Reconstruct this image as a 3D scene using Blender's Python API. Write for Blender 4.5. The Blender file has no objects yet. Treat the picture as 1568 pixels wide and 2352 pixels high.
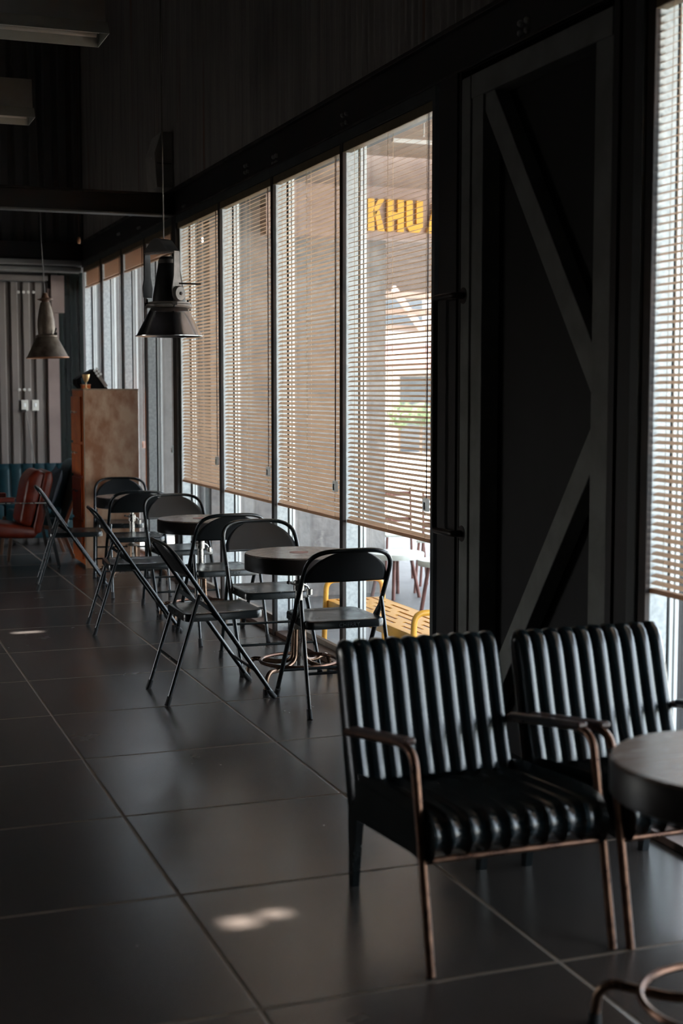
import bpy, bmesh, math, random
from mathutils import Vector, Matrix
random.seed(7)
S = bpy.context.scene
COL = S.collection
PI = math.pi
W = 2.667            # inner face of the glazed wall

# ------------------------------------------------------------------ materials
def nodes_of(name):
    m = bpy.data.materials.new(name); m.use_nodes = True
    nt = m.node_tree; b = nt.nodes['Principled BSDF']
    return m, nt, b

def add_noise(nt, scale, detail=4, rough=.55, coord='Object', stretch=None):
    tc = nt.nodes.new('ShaderNodeTexCoord')
    n = nt.nodes.new('ShaderNodeTexNoise')
    n.inputs['Scale'].default_value = scale; n.inputs['Detail'].default_value = detail
    n.inputs['Roughness'].default_value = rough
    if stretch:
        mp = nt.nodes.new('ShaderNodeMapping'); mp.inputs['Scale'].default_value = stretch
        nt.links.new(tc.outputs[coord], mp.inputs[0]); nt.links.new(mp.outputs[0], n.inputs['Vector'])
    else:
        nt.links.new(tc.outputs[coord], n.inputs['Vector'])
    return n

def ramp(nt, src, stops):
    r = nt.nodes.new('ShaderNodeValToRGB')
    e = r.color_ramp.elements
    while len(e) < len(stops): e.new(.5)
    for k, (p, c) in enumerate(stops):
        e[k].position = p
        e[k].color = (c[0], c[1], c[2], 1) if hasattr(c, '__len__') else (c, c, c, 1)
    nt.links.new(src, r.inputs[0])
    return r

def mat(name, col, rough=.5, metal=0, spec=.5, var=0., scale=6, col2=None, bump=0., bscale=40, stretch=None, rvar=0., lo=.35, hi=.65):
    m, nt, b = nodes_of(name)
    b.inputs['Base Color'].default_value = (*col, 1)
    b.inputs['Roughness'].default_value = rough
    b.inputs['Metallic'].default_value = metal
    b.inputs['Specular IOR Level'].default_value = spec
    if col2 is None and var: col2 = tuple(c*(1-var) for c in col)
    if col2 is not None:
        n = add_noise(nt, scale, stretch=stretch)
        r = ramp(nt, n.outputs['Fac'], [(lo, col2), (hi, col)])
        nt.links.new(r.outputs[0], b.inputs['Base Color'])
        if rvar:
            r2 = ramp(nt, n.outputs['Fac'], [(.3, max(.02, rough-rvar)), (.7, rough+rvar)])
            nt.links.new(r2.outputs[0], b.inputs['Roughness'])
    if bump:
        n2 = add_noise(nt, bscale)
        bp = nt.nodes.new('ShaderNodeBump'); bp.inputs['Strength'].default_value = bump
        bp.inputs['Distance'].default_value = .01
        nt.links.new(n2.outputs['Fac'], bp.inputs['Height']); nt.links.new(bp.outputs[0], b.inputs['Normal'])
    return m

M = {}
M['black_steel'] = mat('chair_enamel', (.009, .012, .013), .24, 0, .5, var=.2, scale=14, rvar=.04)
M['panel_steel'] = mat('chair_panel_enamel', (.011, .014, .016), .36, 0, .5, var=.2, scale=9, rvar=.05)
M['rubber'] = mat('rubber', (.012, .012, .012), .7, var=.2)
M['leather'] = mat('black_leather', (.006, .011, .013), .19, 0, .6, col2=(.004, .007, .008), scale=18, bump=.07, bscale=220, rvar=.04)
M['red_leather'] = mat('red_leather', (.16, .021, .008), .33, 0, .35, col2=(.10, .011, .005), scale=12, bump=.1, bscale=150)
M['teal_leather'] = mat('teal_leather', (.002, .024, .031), .5, 0, .2, col2=(.0015, .016, .021), scale=10, bump=.1, bscale=150)
M['dark_fabric'] = mat('navy_fabric', (.012, .018, .026), .7, 0, .3, var=.3, scale=60)
M['copper_tube'] = mat('brown_tube', (.16, .085, .055), .33, .85, .5, col2=(.07, .036, .025), scale=25, rvar=.08)
M['wood_arm'] = mat('arm_wood', (.045, .016, .010), .35, 0, .5, col2=(.025, .009, .006), scale=20, stretch=(1, 12, 12))
M['tabletop'] = mat('tabletop_wood', (.24, .19, .16), .24, 0, .5, col2=(.15, .115, .095), scale=9, stretch=(1, 14, 1), rvar=.05)
M['table_edge'] = mat('table_edge', (.020, .014, .012), .4, 0, .4, var=.4, scale=20)
M['steel_tube'] = mat('bare_steel', (.42, .40, .37), .28, 1, .5, var=.35, scale=18, rvar=.08)
M['bronze_tube'] = mat('bronze_tube', (.25, .16, .11), .3, 1, .5, var=.5, scale=22, rvar=.1)
M['inlay'] = mat('red_inlay', (.26, .07, .05), .4, var=.3)
M['galv'] = mat('galvanised_steel', (.70, .74, .74), .55, .15, .4, col2=(.50, .54, .55), scale=45, bump=.05, bscale=60)
M['alu'] = mat('aluminium', (.82, .85, .84), .45, .2, .4, var=.1)
M['dark_steel'] = mat('dark_steel', (.020, .022, .023), .5, .2, .4, col2=(.032, .018, .013), scale=5, rvar=.1)
M['black_post'] = mat('black_post', (.009, .009, .010), .55, 0, .4, col2=(.016, .009, .008), scale=4)
M['frame_grey'] = mat('frame_grey', (.065, .072, .075), .5, 0, .4, var=.25, scale=6)
M['door_grey'] = mat('door_frame_paint', (.26, .27, .26), .55, 0, .3, col2=(.19, .195, .185), scale=5, bump=.05)
M['door_panel'] = mat('door_sheet', (.010, .010, .011), .6, 0, .3, var=.3, scale=4)
M['beam_grey'] = mat('beam_steel', (.10, .10, .10), .5, 0, .4, var=.3, scale=4)
M['pale_beam'] = mat('pale_trim', (.20, .195, .185), .5, 0, .4, var=.3, scale=3, stretch=(1, 1, 6))
M['olive'] = mat('head_rail_tan', (.20, .155, .09), .5, 0, .4, var=.25, scale=12)
M['kerb'] = mat('sill_brown', (.14, .075, .05), .4, 0, .4, col2=(.09, .05, .036), scale=8)
M['kerb_top'] = mat('sill_top', (.35, .29, .23), .5, var=.25, scale=14)
M['cord_brown'] = mat('cord_brown', (.10, .035, .02), .6, var=.2)
M['cord_tan'] = mat('cord_tan', (.62, .47, .32), .7, var=.1)
M['white_plastic'] = mat('white_plastic', (.85, .87, .86), .35, var=.05)
def weight_mat():
    m, nt, b = nodes_of('cord_weight_plastic')
    n = add_noise(nt, 30); r = ramp(nt, n.outputs['Fac'], [(.3, (.86, .88, .87)), (.7, (.94, .96, .95))])
    nt.links.new(r.outputs[0], b.inputs['Base Color']); b.inputs['Roughness'].default_value = .2
    tr = nt.nodes.new('ShaderNodeBsdfTranslucent'); nt.links.new(r.outputs[0], tr.inputs[0])
    mx = nt.nodes.new('ShaderNodeMixShader'); mx.inputs[0].default_value = .5
    nt.links.new(b.outputs[0], mx.inputs[1]); nt.links.new(tr.outputs[0], mx.inputs[2])
    nt.links.new(mx.outputs[0], nt.nodes['Material Output'].inputs[0])
    return m
M['clear_plastic'] = weight_mat()
M['black_plastic'] = mat('black_plastic', (.01, .01, .01), .4, var=.2)
M['switch_plate'] = mat('switch_plate', (.62, .60, .55), .5, var=.1)
M['ext_wall'] = mat('rough_render', (.34, .315, .30), .8, 0, .3, col2=(.20, .185, .18), scale=7, bump=.6, bscale=22, lo=.3, hi=.7)
M['ext_floor'] = mat('terrace_concrete', (.20, .20, .195), .6, 0, .4, col2=(.145, .145, .142), scale=3, bump=.08, bscale=12)
M['street'] = mat('street_concrete', (.46, .45, .43), .8, 0, .3, var=.12, scale=1.5)
M['terrace_roof'] = mat('terrace_roof_boards', (.26, .19, .145), .7, 0, .3, col2=(.17, .12, .095), scale=3, stretch=(1, 10, 1))
M['dark_boards'] = mat('dark_boards', (.085, .065, .052), .75, 0, .2, col2=(.06, .045, .036), scale=3, stretch=(1, 1, 9))
M['fascia'] = mat('fascia_rose', (.40, .29, .255), .7, 0, .3, var=.2, scale=4)
M['letter'] = mat('letter_yellow', (.90, .48, .05), .6, var=.06)
M['yard_wall'] = mat('yard_render', (.13, .122, .118), .8, 0, .3, col2=(.09, .084, .082), scale=5, bump=.4, bscale=18)
M['yellow'] = mat('bench_yellow', (.86, .43, .05), .42, 0, .5, var=.1, scale=8)
M['red_tube'] = mat('red_tube', (.20, .085, .07), .5, .2, .4, var=.3, scale=12)
M['pale_top'] = mat('outdoor_top', (.72, .74, .66), .5, var=.12, scale=6)
M['white_wall'] = mat('white_facade', (.42, .40, .38), .8, var=.1, scale=2)
M['rose_roof'] = mat('rose_awning', (.26, .13, .12), .7, var=.2, scale=4)
M['window_dark'] = mat('facade_glass', (.06, .07, .08), .15, var=.3, scale=3)
M['leaf'] = mat('leaf_green', (.11, .16, .06), .6, 0, .3, col2=(.05, .08, .03), scale=8)
M['bark'] = mat('bark', (.12, .08, .05), .8, var=.4, scale=14)
M['cab_wood'] = mat('cabinet_side_wood', (.56, .36, .235), .45, 0, .4, col2=(.34, .14, .065), scale=4.5, stretch=(1.5, 1, .9), rvar=.06, bump=.05, lo=.38, hi=.60)
M['cab_edge'] = mat('cabinet_edge', (.38, .26, .17), .5, 0, .4, var=.25, scale=12)
M['cab_orange'] = mat('cabinet_drawer_orange', (.66, .17, .035), .45, 0, .4, col2=(.48, .105, .022), scale=5)
M['shiny'] = mat('polished_aluminium', (.62, .63, .67), .20, 1, .5, var=.3, scale=7, rvar=.05)
M['lamp_dark'] = mat('lamp_housing', (.05, .05, .05), .42, .5, .5, col2=(.03, .03, .03), scale=14, rvar=.08)
M['lamp_plate'] = mat('lamp_plate', (.24, .215, .195), .45, .4, .5, col2=(.16, .14, .125), scale=16)
M['rusty'] = mat('old_lamp_enamel', (.17, .135, .105), .5, .4, .4, col2=(.07, .05, .038), scale=13, rvar=.1)
M['warm_orange'] = mat('orange_and_lit_rim', (.62, .30, .17), .4, .5, .5, var=.3, scale=10)  # plain orange; on the old lamp's rim it paints in light
M['fixture'] = mat('fixture_grey', (.28, .29, .28), .55, 0, .4, var=.15, scale=5)
M['fixture_in'] = mat('fixture_reflector', (.55, .57, .52), .4, .2, .4, var=.1, scale=6)
M['cable'] = mat('cable_grey', (.16, .15, .14), .5, var=.2)
M['speaker'] = mat('speaker_grey', (.52, .50, .46), .6, var=.2, scale=10)
M['bolt'] = mat('zinc_bolt', (.55, .55, .54), .35, .6, .5, var=.3, scale=30)
M['green_glass'] = mat('dark_green_sheet', (.014, .022, .020), .18, 0, .5, col2=(.010, .012, .012), scale=2, stretch=(5, 5, .4))
M['rose_strip'] = mat('rose_strip', (.22, .165, .15), .6, 0, .3, var=.2, scale=3)
M['gold'] = mat('gold_cup', (.75, .48, .22), .35, .5, .5, var=.2, scale=20)
M['teal_tin'] = mat('teal_tin', (.06, .14, .18), .5, var=.2)
M['wood_post'] = mat('lounge_wood', (.13, .065, .035), .45, 0, .4, col2=(.08, .035, .02), scale=15)
M['cabinet_black'] = mat('case_black', (.006, .006, .007), .8, 0, .15, var=.2)
M['lamp_white'] = mat('batten_white', (.85, .84, .80), .4, var=.05)

def corrug_mat(name, a, b, rust):
    m, nt, bs = nodes_of(name)
    n = add_noise(nt, 2.2, stretch=(1, 9, .35)); r = ramp(nt, n.outputs['Fac'], [(.3, b), (.62, a)])
    n2 = add_noise(nt, 3.1, 5, .6, stretch=(1, 7, .18)); r2 = ramp(nt, n2.outputs['Fac'], [(.60, 0), (.72, 1)])
    mx = nt.nodes.new('ShaderNodeMix'); mx.data_type = 'RGBA'
    nt.links.new(r2.outputs[0], mx.inputs[0]); nt.links.new(r.outputs[0], mx.inputs[6])
    mx.inputs[7].default_value = (*rust, 1)
    nt.links.new(mx.outputs[2], bs.inputs['Base Color'])
    bs.inputs['Roughness'].default_value = .5; bs.inputs['Metallic'].default_value = .2
    return m
M['corrugated'] = corrug_mat('corrugated_sheet', (.40, .37, .345), (.24, .225, .21), (.26, .10, .055))
M['deck_upper'] = corrug_mat('wall_deck_sheet', (.16, .155, .155), (.10, .10, .10), (.13, .075, .055))
M['deck_lower'] = corrug_mat('wall_deck_pale', (.19, .165, .15), (.115, .10, .092), (.14, .092, .07))

def slat_mat():
    m, nt, b = nodes_of('slat_tan')
    n = add_noise(nt, 5, stretch=(8, 1, 40)); r = ramp(nt, n.outputs['Fac'], [(.3, (.52, .36, .245)), (.7, (.60, .425, .30))])
    nt.links.new(r.outputs[0], b.inputs['Base Color'])
    b.inputs['Roughness'].default_value = .45
    tr = nt.nodes.new('ShaderNodeBsdfTranslucent'); nt.links.new(r.outputs[0], tr.inputs[0])
    mx = nt.nodes.new('ShaderNodeMixShader'); mx.inputs[0].default_value = .34
    nt.links.new(b.outputs[0], mx.inputs[1]); nt.links.new(tr.outputs[0], mx.inputs[2])
    nt.links.new(mx.outputs[0], nt.nodes['Material Output'].inputs[0])
    return m
M['slat'] = slat_mat()

def glass_mat():
    m, nt, b = nodes_of('window_glass')
    nt.nodes.remove(b)
    t = nt.nodes.new('ShaderNodeBsdfTransparent'); t.inputs[0].default_value = (.93, .95, .94, 1)
    g = nt.nodes.new('ShaderNodeBsdfGlossy'); g.inputs['Roughness'].default_value = .02
    lw = nt.nodes.new('ShaderNodeLayerWeight'); lw.inputs['Blend'].default_value = .5
    pw = nt.nodes.new('ShaderNodeMath'); pw.operation = 'POWER'; pw.inputs[1].default_value = 5.0
    nt.links.new(lw.outputs['Facing'], pw.inputs[0])
    f = nt.nodes.new('ShaderNodeMath'); f.operation = 'MULTIPLY_ADD'; f.inputs[1].default_value = .55; f.inputs[2].default_value = .025
    nt.links.new(pw.outputs[0], f.inputs[0])
    mx = nt.nodes.new('ShaderNodeMixShader')
    n = add_noise(nt, 1.4); mu = nt.nodes.new('ShaderNodeMath'); mu.operation = 'MULTIPLY_ADD'
    mu.inputs[1].default_value = .02; nt.links.new(n.outputs['Fac'], mu.inputs[0]); nt.links.new(f.outputs[0], mu.inputs[2])
    nt.links.new(mu.outputs[0], mx.inputs[0]); nt.links.new(t.outputs[0], mx.inputs[1]); nt.links.new(g.outputs[0], mx.inputs[2])
    nt.links.new(mx.outputs[0], nt.nodes['Material Output'].inputs[0])
    return m
M['glass'] = glass_mat()

def floor_mat():
    m, nt, b = nodes_of('polished_concrete_tiles')
    tc = nt.nodes.new('ShaderNodeTexCoord'); sx = nt.nodes.new('ShaderNodeSeparateXYZ')
    nt.links.new(tc.outputs['Object'], sx.inputs[0])
    def mth(op, a, bb=None, c=None):
        n = nt.nodes.new('ShaderNodeMath'); n.operation = op
        for k, v in enumerate((a, bb, c)):
            if v is None: continue
            if isinstance(v, (int, float)): n.inputs[k].default_value = v
            else: nt.links.new(v, n.inputs[k])
        return n.outputs[0]
    P = .8535
    def dist(o, off):
        f = mth('FRACT', mth('MULTIPLY_ADD', o, 1/P, 40-off/P))
        return mth('MULTIPLY', mth('MINIMUM', f, mth('SUBTRACT', 1, f)), P)
    d = mth('MINIMUM', dist(sx.outputs[0], .984), dist(sx.outputs[1], 3.249))
    g = mth('LESS_THAN', d, .0065)
    n = add_noise(nt, 1.1, 6, .6); r = ramp(nt, n.outputs['Fac'], [(.2, (.028, .025, .022)), (.8, (.037, .032, .029))])
    n3 = add_noise(nt, .6, 3, .5); r3 = ramp(nt, n3.outputs['Fac'], [(.30, (.052, .033, .024)), (.72, (.032, .032, .032))])
    m0 = nt.nodes.new('ShaderNodeMix'); m0.data_type = 'RGBA'; m0.inputs[0].default_value = .45
    nt.links.new(r.outputs[0], m0.inputs[6]); nt.links.new(r3.outputs[0], m0.inputs[7])
    mx = nt.nodes.new('ShaderNodeMix'); mx.data_type = 'RGBA'
    nt.links.new(g, mx.inputs[0]); nt.links.new(m0.outputs[2], mx.inputs[6]); mx.inputs[7].default_value = (.105, .074, .050, 1)
    nt.links.new(mx.outputs[2], b.inputs['Base Color'])
    n2 = add_noise(nt, 2.3, 5, .6); r2 = ramp(nt, n2.outputs['Fac'], [(.2, .22), (.8, .29)])
    ro = mth('MAXIMUM', r2.outputs[0], mth('MULTIPLY', g, .75))
    nt.links.new(ro, b.inputs['Roughness'])
    b.inputs['Specular IOR Level'].default_value = .5
    bp = nt.nodes.new('ShaderNodeBump'); bp.inputs['Distance'].default_value = .004; bp.inputs['Strength'].default_value = .6
    h = mth('SMOOTH_MIN', mth('MULTIPLY', d, 120), 1.0, .2)
    nt.links.new(h, bp.inputs['Height']); nt.links.new(bp.outputs[0], b.inputs['Normal'])
    return m
M['floor'] = floor_mat()

def emit(name, col, s):
    m, nt, b = nodes_of(name)
    b.inputs['Emission Color'].default_value = (*col, 1); b.inputs['Emission Strength'].default_value = s
    b.inputs['Base Color'].default_value = (*col, 1)
    return m

# ------------------------------------------------------------------ mesh helpers
class MB:
    def __init__(s): s.bm = bmesh.new()
    def box(s, x0, x1, y0, y1, z0, z1, bev=0):
        c = Matrix.Translation(((x0+x1)/2, (y0+y1)/2, (z0+z1)/2)) @ Matrix.Diagonal((abs(x1-x0), abs(y1-y0), abs(z1-z0), 1))
        r = bmesh.ops.create_cube(s.bm, size=1, matrix=c)
        if bev:
            es = list({e for v in r['verts'] for e in v.link_edges})
            bmesh.ops.bevel(s.bm, geom=es, offset=bev, segments=2, affect='EDGES', profile=.5)
        return s
    def obox(s, c, axes, size, bev=0):
        m = Matrix((( *axes[0], 0), (*axes[1], 0), (*axes[2], 0), (0, 0, 0, 1))).transposed()
        m = Matrix.Translation(c) @ m @ Matrix.Diagonal((*size, 1))
        r = bmesh.ops.create_cube(s.bm, size=1, matrix=m)
        if bev:
            es = list({e for v in r['verts'] for e in v.link_edges})
            bmesh.ops.bevel(s.bm, geom=es, offset=bev, segments=2, affect='EDGES', profile=.5)
        return s
    def bar(s, a, b, w, t, side=(0, 0, 1), bev=0):
        a, b = Vector(a), Vector(b); d = (b-a); L = d.length; d.normalize()
        sd = Vector(side); sd = (sd - d*sd.dot(d)).normalized(); n = d.cross(sd)
        return s.obox((a+b)/2, (d, sd, n), (L, w, t), bev)
    def tube(s, pts, r, n=10, closed=False, cap=True):
        P = [Vector(p) for p in pts]; N = len(P); rings = []
        R = r if hasattr(r, '__len__') else [r]*N
        up = None
        for i in range(N):
            if closed: t = P[(i+1) % N]-P[i-1]
            elif i == 0: t = P[1]-P[0]
            elif i == N-1: t = P[-1]-P[-2]
            else: t = (P[i+1]-P[i]).normalized()+(P[i]-P[i-1]).normalized()
            t.normalize()
            if up is None:
                up = Vector((0, 0, 1)) if abs(t.z) < .9 else Vector((1, 0, 0))
            u = (up - t*up.dot(t)).normalized(); v = t.cross(u); up = u
            rings.append([s.bm.verts.new(P[i]+(u*math.cos(2*PI*k/n)+v*math.sin(2*PI*k/n))*R[i]) for k in range(n)])
        for i in range(N if closed else N-1):
            A, B = rings[i], rings[(i+1) % N]
            for k in range(n): s.bm.faces.new((A[k], A[(k+1) % n], B[(k+1) % n], B[k]))
        if cap and not closed:
            s.bm.faces.new(rings[0][::-1]); s.bm.faces.new(rings[-1])
        return s
    def lathe(s, prof, c=(0, 0, 0), n=32, cap=False):
        rings = []
        for r, z in prof:
            rings.append([s.bm.verts.new((c[0]+r*math.cos(2*PI*k/n), c[1]+r*math.sin(2*PI*k/n), c[2]+z)) for k in range(n)] if r > 1e-5 else [s.bm.verts.new((c[0], c[1], c[2]+z))])
        for A, B in zip(rings, rings[1:]):
            for k in range(n):
                q = [A[k % len(A)], A[(k+1) % len(A)], B[(k+1) % len(B)], B[k % len(B)]]
                q = list(dict.fromkeys(q))
                if len(q) > 2: s.bm.faces.new(q)
        if cap:
            for Rr in (rings[0], rings[-1]):
                if len(Rr) > 2: s.bm.faces.new(Rr)
        return s
    def prism(s, poly, axis, a, b):
        """poly: 2D points; extruded along axis 'x','y' or 'z' from a to b"""
        def P(p, t): return {'x': (t, p[0], p[1]), 'y': (p[0], t, p[1]), 'z': (p[0], p[1], t)}[axis]
        A = [s.bm.verts.new(P(p, a)) for p in poly]; B = [s.bm.verts.new(P(p, b)) for p in poly]
        n = len(poly)
        for k in range(n): s.bm.faces.new((A[k], A[(k+1) % n], B[(k+1) % n], B[k]))
        s.bm.faces.new(A[::-1]); s.bm.faces.new(B)
        return s
    def grid(s, fn, nu, nv, thick=0):
        """fn(u,v) -> point, optional back sheet offset function"""
        V = [[s.bm.verts.new(fn(i/nu, j/nv)) for j in range(nv+1)] for i in range(nu+1)]
        for i in range(nu):
            for j in range(nv): s.bm.faces.new((V[i][j], V[i+1][j], V[i+1][j+1], V[i][j+1]))
        return s
    def build(s, name, m, parent=None, smooth=False, solid=0, loc=None, off=1):
        bmesh.ops.recalc_face_normals(s.bm, faces=s.bm.faces[:])
        me = bpy.data.meshes.new(name); s.bm.to_mesh(me); s.bm.free()
        if smooth: me.polygons.foreach_set('use_smooth', [True]*len(me.polygons))
        o = bpy.data.objects.new(name, me); COL.objects.link(o)
        me.materials.append(M[m] if isinstance(m, str) else m)
        if smooth:
            try:
                me.set_sharp_from_angle(angle=math.radians(42))
            except Exception: pass
        if solid:
            md = o.modifiers.new('thickness', 'SOLIDIFY'); md.thickness = solid; md.offset = off
        if parent: o.parent = parent
        if loc: o.location = loc
        return o

def tag(o, label=None, cat=None, group=None, kind=None):
    if label: o['label'] = label
    if cat: o['category'] = cat
    if group: o['group'] = group
    if kind: o['kind'] = kind
    return o
def empty(name, loc=(0, 0, 0), rz=0):
    o = bpy.data.objects.new(name, None); COL.objects.link(o)
    o.location = loc; o.rotation_euler = (0, 0, rz); o.empty_display_size = .1
    return o
def kids(o): return [c for c in bpy.data.objects if c.parent == o]
def copy_tree(o, parent=None):
    ch = kids(o)
    c = o.copy(); COL.objects.link(c)
    if parent: c.parent = parent
    for k in ch: copy_tree(k, c)
    return c
def arc(c, r, a0, a1, n, ax1, ax2):
    c = Vector(c); a = Vector(ax1); b = Vector(ax2)
    return [c + a*r*math.cos(t) + b*r*math.sin(t) for t in [a0+(a1-a0)*k/n for k in range(n+1)]]
def bend(pts, r, n=6):
    """round the inner corners of a polyline"""
    P = [Vector(p) for p in pts]; out = [P[0]]
    for i in range(1, len(P)-1):
        a = (P[i-1]-P[i]); b = (P[i+1]-P[i]); rr = min(r, a.length*.49, b.length*.49)
        p0 = P[i]+a.normalized()*rr; p1 = P[i]+b.normalized()*rr
        for k in range(n+1):
            t = k/n; out.append(p0*(1-t)**2 + P[i]*2*t*(1-t) + p1*t*t)
    out.append(P[-1]); return out
def text_mesh(s, size, depth, name, m, parent, matrix, space=1.0, bold=0.0):
    cu = bpy.data.curves.new('txt', 'FONT'); cu.body = s; cu.size = size; cu.extrude = depth
    cu.align_x = 'LEFT'; cu.space_character = space; cu.offset = bold
    to = bpy.data.objects.new('txt', cu); COL.objects.link(to)
    dg = bpy.context.evaluated_depsgraph_get()
    me = bpy.data.meshes.new_from_object(to.evaluated_get(dg))
    bpy.data.objects.remove(to); bpy.data.curves.remove(cu)
    me.name = name
    o = bpy.data.objects.new(name, me); COL.objects.link(o); me.materials.clear(); me.materials.append(M[m])
    me.transform(matrix)
    if parent: o.parent = parent
    return o

# ------------------------------------------------------------------ setting: floor, ceiling, walls
XL, YB, YF, ZC = -8.0, -5.0, 15.4, 7.0
tag(MB().box(XL-.3, 2.83, YB-.3, YF+.3, -.22, 0).build('floor', 'floor'), 'dark polished concrete floor scored into large square tiles', 'floor', kind='structure')

# sun pin-holes through the roof sheet
SUN = Vector((-.45, .26, 0)); SUN.z = 1.0           # direction to the sun
SUN.normalize()
def roof_hole(x, y): t = ZC/SUN.z; return (x+SUN.x*t, y+SUN.y*t)
holes = [(*roof_hole(1.10, 3.825), .044, .040), (*roof_hole(1.215, 3.852), .036, .030), (*roof_hole(1.19, 9.067), .085, .032)]
xs = sorted({XL-.3, 2.95, *[h[0]-h[2] for h in holes], *[h[0]+h[2] for h in holes]})
ys = sorted({YB-.3, YF+.3, *[h[1]-h[3] for h in holes], *[h[1]+h[3] for h in holes]})
cb = MB()
for a, b in zip(xs, xs[1:]):
    for c, d in zip(ys, ys[1:]):
        mx_, my_ = (a+b)/2, (c+d)/2
        if any(abs(mx_-h[0]) < h[2] and abs(my_-h[1]) < h[3] for h in holes): continue
        v = [cb.bm.verts.new(p) for p in ((a, c, ZC), (b, c, ZC), (b, d, ZC), (a, d, ZC))]
        cb.bm.faces.new(v)
bmesh.ops.remove_doubles(cb.bm, verts=cb.bm.verts[:], dist=1e-5)
tag(cb.build('ceiling', 'deck_upper'), 'dark high roof sheet', 'ceiling', kind='structure')

# wall_right: upper corrugated sheet + backing
wr = empty('wall_right', (0, 0, 0)); tag(wr, 'upper right wall of dark rust streaked corrugated sheet', 'wall', kind='structure')
def corr(u, v):
    y = YB + (YF-YB)*u
    return (2.70 + .011*math.sin(2*PI*y/.082), y, 3.12 + (ZC-3.12)*v)
MB().grid(corr, 250*8, 1).build('corrugated_sheet', 'corrugated', wr, smooth=True)
MB().box(2.74, 2.95, YB, YF+.2, 2.94, ZC+.02).build('backing', 'deck_upper', wr)
MB().box(2.66, 2.95, YB-.3, .43, -.2, 3.1).build('solid_panel', 'deck_upper', wr)  # unseen wall stretch, added without windows to cut the daylight

# wall_back, wall_left (behind and beside the camera) with openings that let the day in
wb = empty('wall_back'); tag(wb, 'wall behind', 'wall', kind='structure')
MB().box(XL-.3, 2.95, YB-.3, YB, -.2, .3).box(XL-.3, 2.95, YB-.3, YB, 3.1, ZC).box(XL-.3, 2.95, YB-.3, YB, .3, 3.1).build('panel', 'deck_upper', wb)
wl = empty('wall_left'); tag(wl, 'wall on the far left', 'wall', kind='structure')
MB().box(XL-.3, XL, YB, YF, -.2, .9).box(XL-.3, XL, YB, YF, 2.4, ZC).box(XL-.3, XL, YB, 10.4, .9, 2.4).box(XL-.3, XL, 13.2, YF, .9, 2.4).build('panel', 'deck_upper', wl)

# wall_far : ribbed deck, split by a beam
wf = empty('wall_far'); tag(wf, 'far end wall of ribbed metal deck with pale lower half', 'wall', kind='structure')
def deck_profile(x0, x1, pitch, d):
    pts = []; x = x0
    while x < x1-1e-6:
        for f, o in ((0, 0), (.30, 0), (.42, d), (.88, d), (1, 0)):
            pts.append((min(x1, x+f*pitch), o))
        x += pitch
    return pts
def deck(name, m, x0, x1, y, z0, z1, pitch, d, par):
    b = MB(); pr = deck_profile(x0, x1, pitch, d); pv = None
    for px, o in pr:
        q = (b.bm.verts.new((px, y-o, z0)), b.bm.verts.new((px, y-o, z1)))
        if pv: b.bm.faces.new((pv[0], q[0], q[1], pv[1]))
        pv = q
    return b.build(name, m, par)
deck('upper_deck', 'deck_upper', XL, 2.7, YF-.02, 3.05, ZC, .155, .035, wf)
deck('lower_deck', 'deck_lower', XL, 2.30, YF-.02, 0, 2.72, .128, .030, wf)
MB().box(XL-.3, 2.95, YF, YF+.3, -.2, ZC).build('backing', 'deck_upper', wf)
MB().box(2.29, 2.41, YF-.07, YF-.01, 0, 2.66).build('flat_strip', 'rose_strip', wf)
MB().box(2.33, 2.47, YF-.10, YF-.02, 2.40, 2.80).build('bracket_plate', 'rose_strip', wf)
MB().box(2.41, 2.68, YF-.05, YF, 0, 2.84).build('dark_sheet', 'green_glass', wf)
b = MB()
for k in range(5): b.box(2.435+k*.05, 2.45+k*.05, YF-.065, YF-.045, 0, 2.8)
b.build('sheet_rib', 'green_glass', wf)
MB().box(XL, 2.3, YF-.09, YF-.01, 2.74, 2.80, .01).build('rail', 'deck_lower', wf)
for px, pz in ((1.985, 2.614), (2.04, 2.614), (2.09, 2.615), (2.145, 2.616), (1.976, 1.573), (2.03, 1.573), (2.082, 1.573)):
    MB().lathe([(0, 0), (.012, .004), (.016, .014), (.0, .02)], n=12).build('bolt', 'switch_plate', wf, smooth=True, loc=(px, YF-.07, pz)).rotation_euler = (PI/2, 0, 0)

# trims / beams
t1 = empty('trim_1'); tag(t1, 'dark steel beam along the window heads', 'beam', kind='structure')
MB().box(2.655, 2.95, YB, 11.0, 2.935, 3.15).box(2.655, 2.95, 11.0, YF, 2.935, 3.15).build('web', 'black_post', t1)
MB().box(2.625, 2.70, YB, YF, 3.128, 3.150, .004).box(2.635, 2.70, YB, YF, 2.936, 2.950, .003).build('flange', 'dark_steel', t1)
for y, z in ((8.952, 3.031), (8.336, 2.995), (7.105, 3.023), (7.105, 2.977), (5.072, 3.013), (5.071, 2.974), (10.652, 2.975), (13.2, 3.03), (12.3, 2.99), (8.952, 2.99), (8.336, 2.955)):
    for dy in (-.028, .028):
        MB().lathe([(.014, 0), (.014, .012), (.009, .018), (0, .018)], n=6).build('bolt', 'bolt', t1, loc=(2.655, y+dy, z)).rotation_euler = (0, -PI/2, 0)
for y in (9.219, 9.747, 8.59, 7.331, 5.237, 12.6):
    for dy in (-.03, .03):
        MB().lathe([(.013, 0), (.013, .012), (.008, .018), (0, .018)], n=6).build('bolt', 'bolt', t1, loc=(2.690, y+dy, 3.165)).rotation_euler = (0, -PI/2, 0)
t2 = empty('trim_2'); tag(t2, 'dark steel cross beam spanning the hall', 'beam', kind='structure')
MB().box(XL, 2.655, 11.01, 11.03, 2.95, 3.10).build('web', 'black_post', t2)
MB().box(XL, 2.655, 10.96, 11.08, 3.10, 3.115, .003).build('top_flange', 'black_post', t2)
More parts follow.
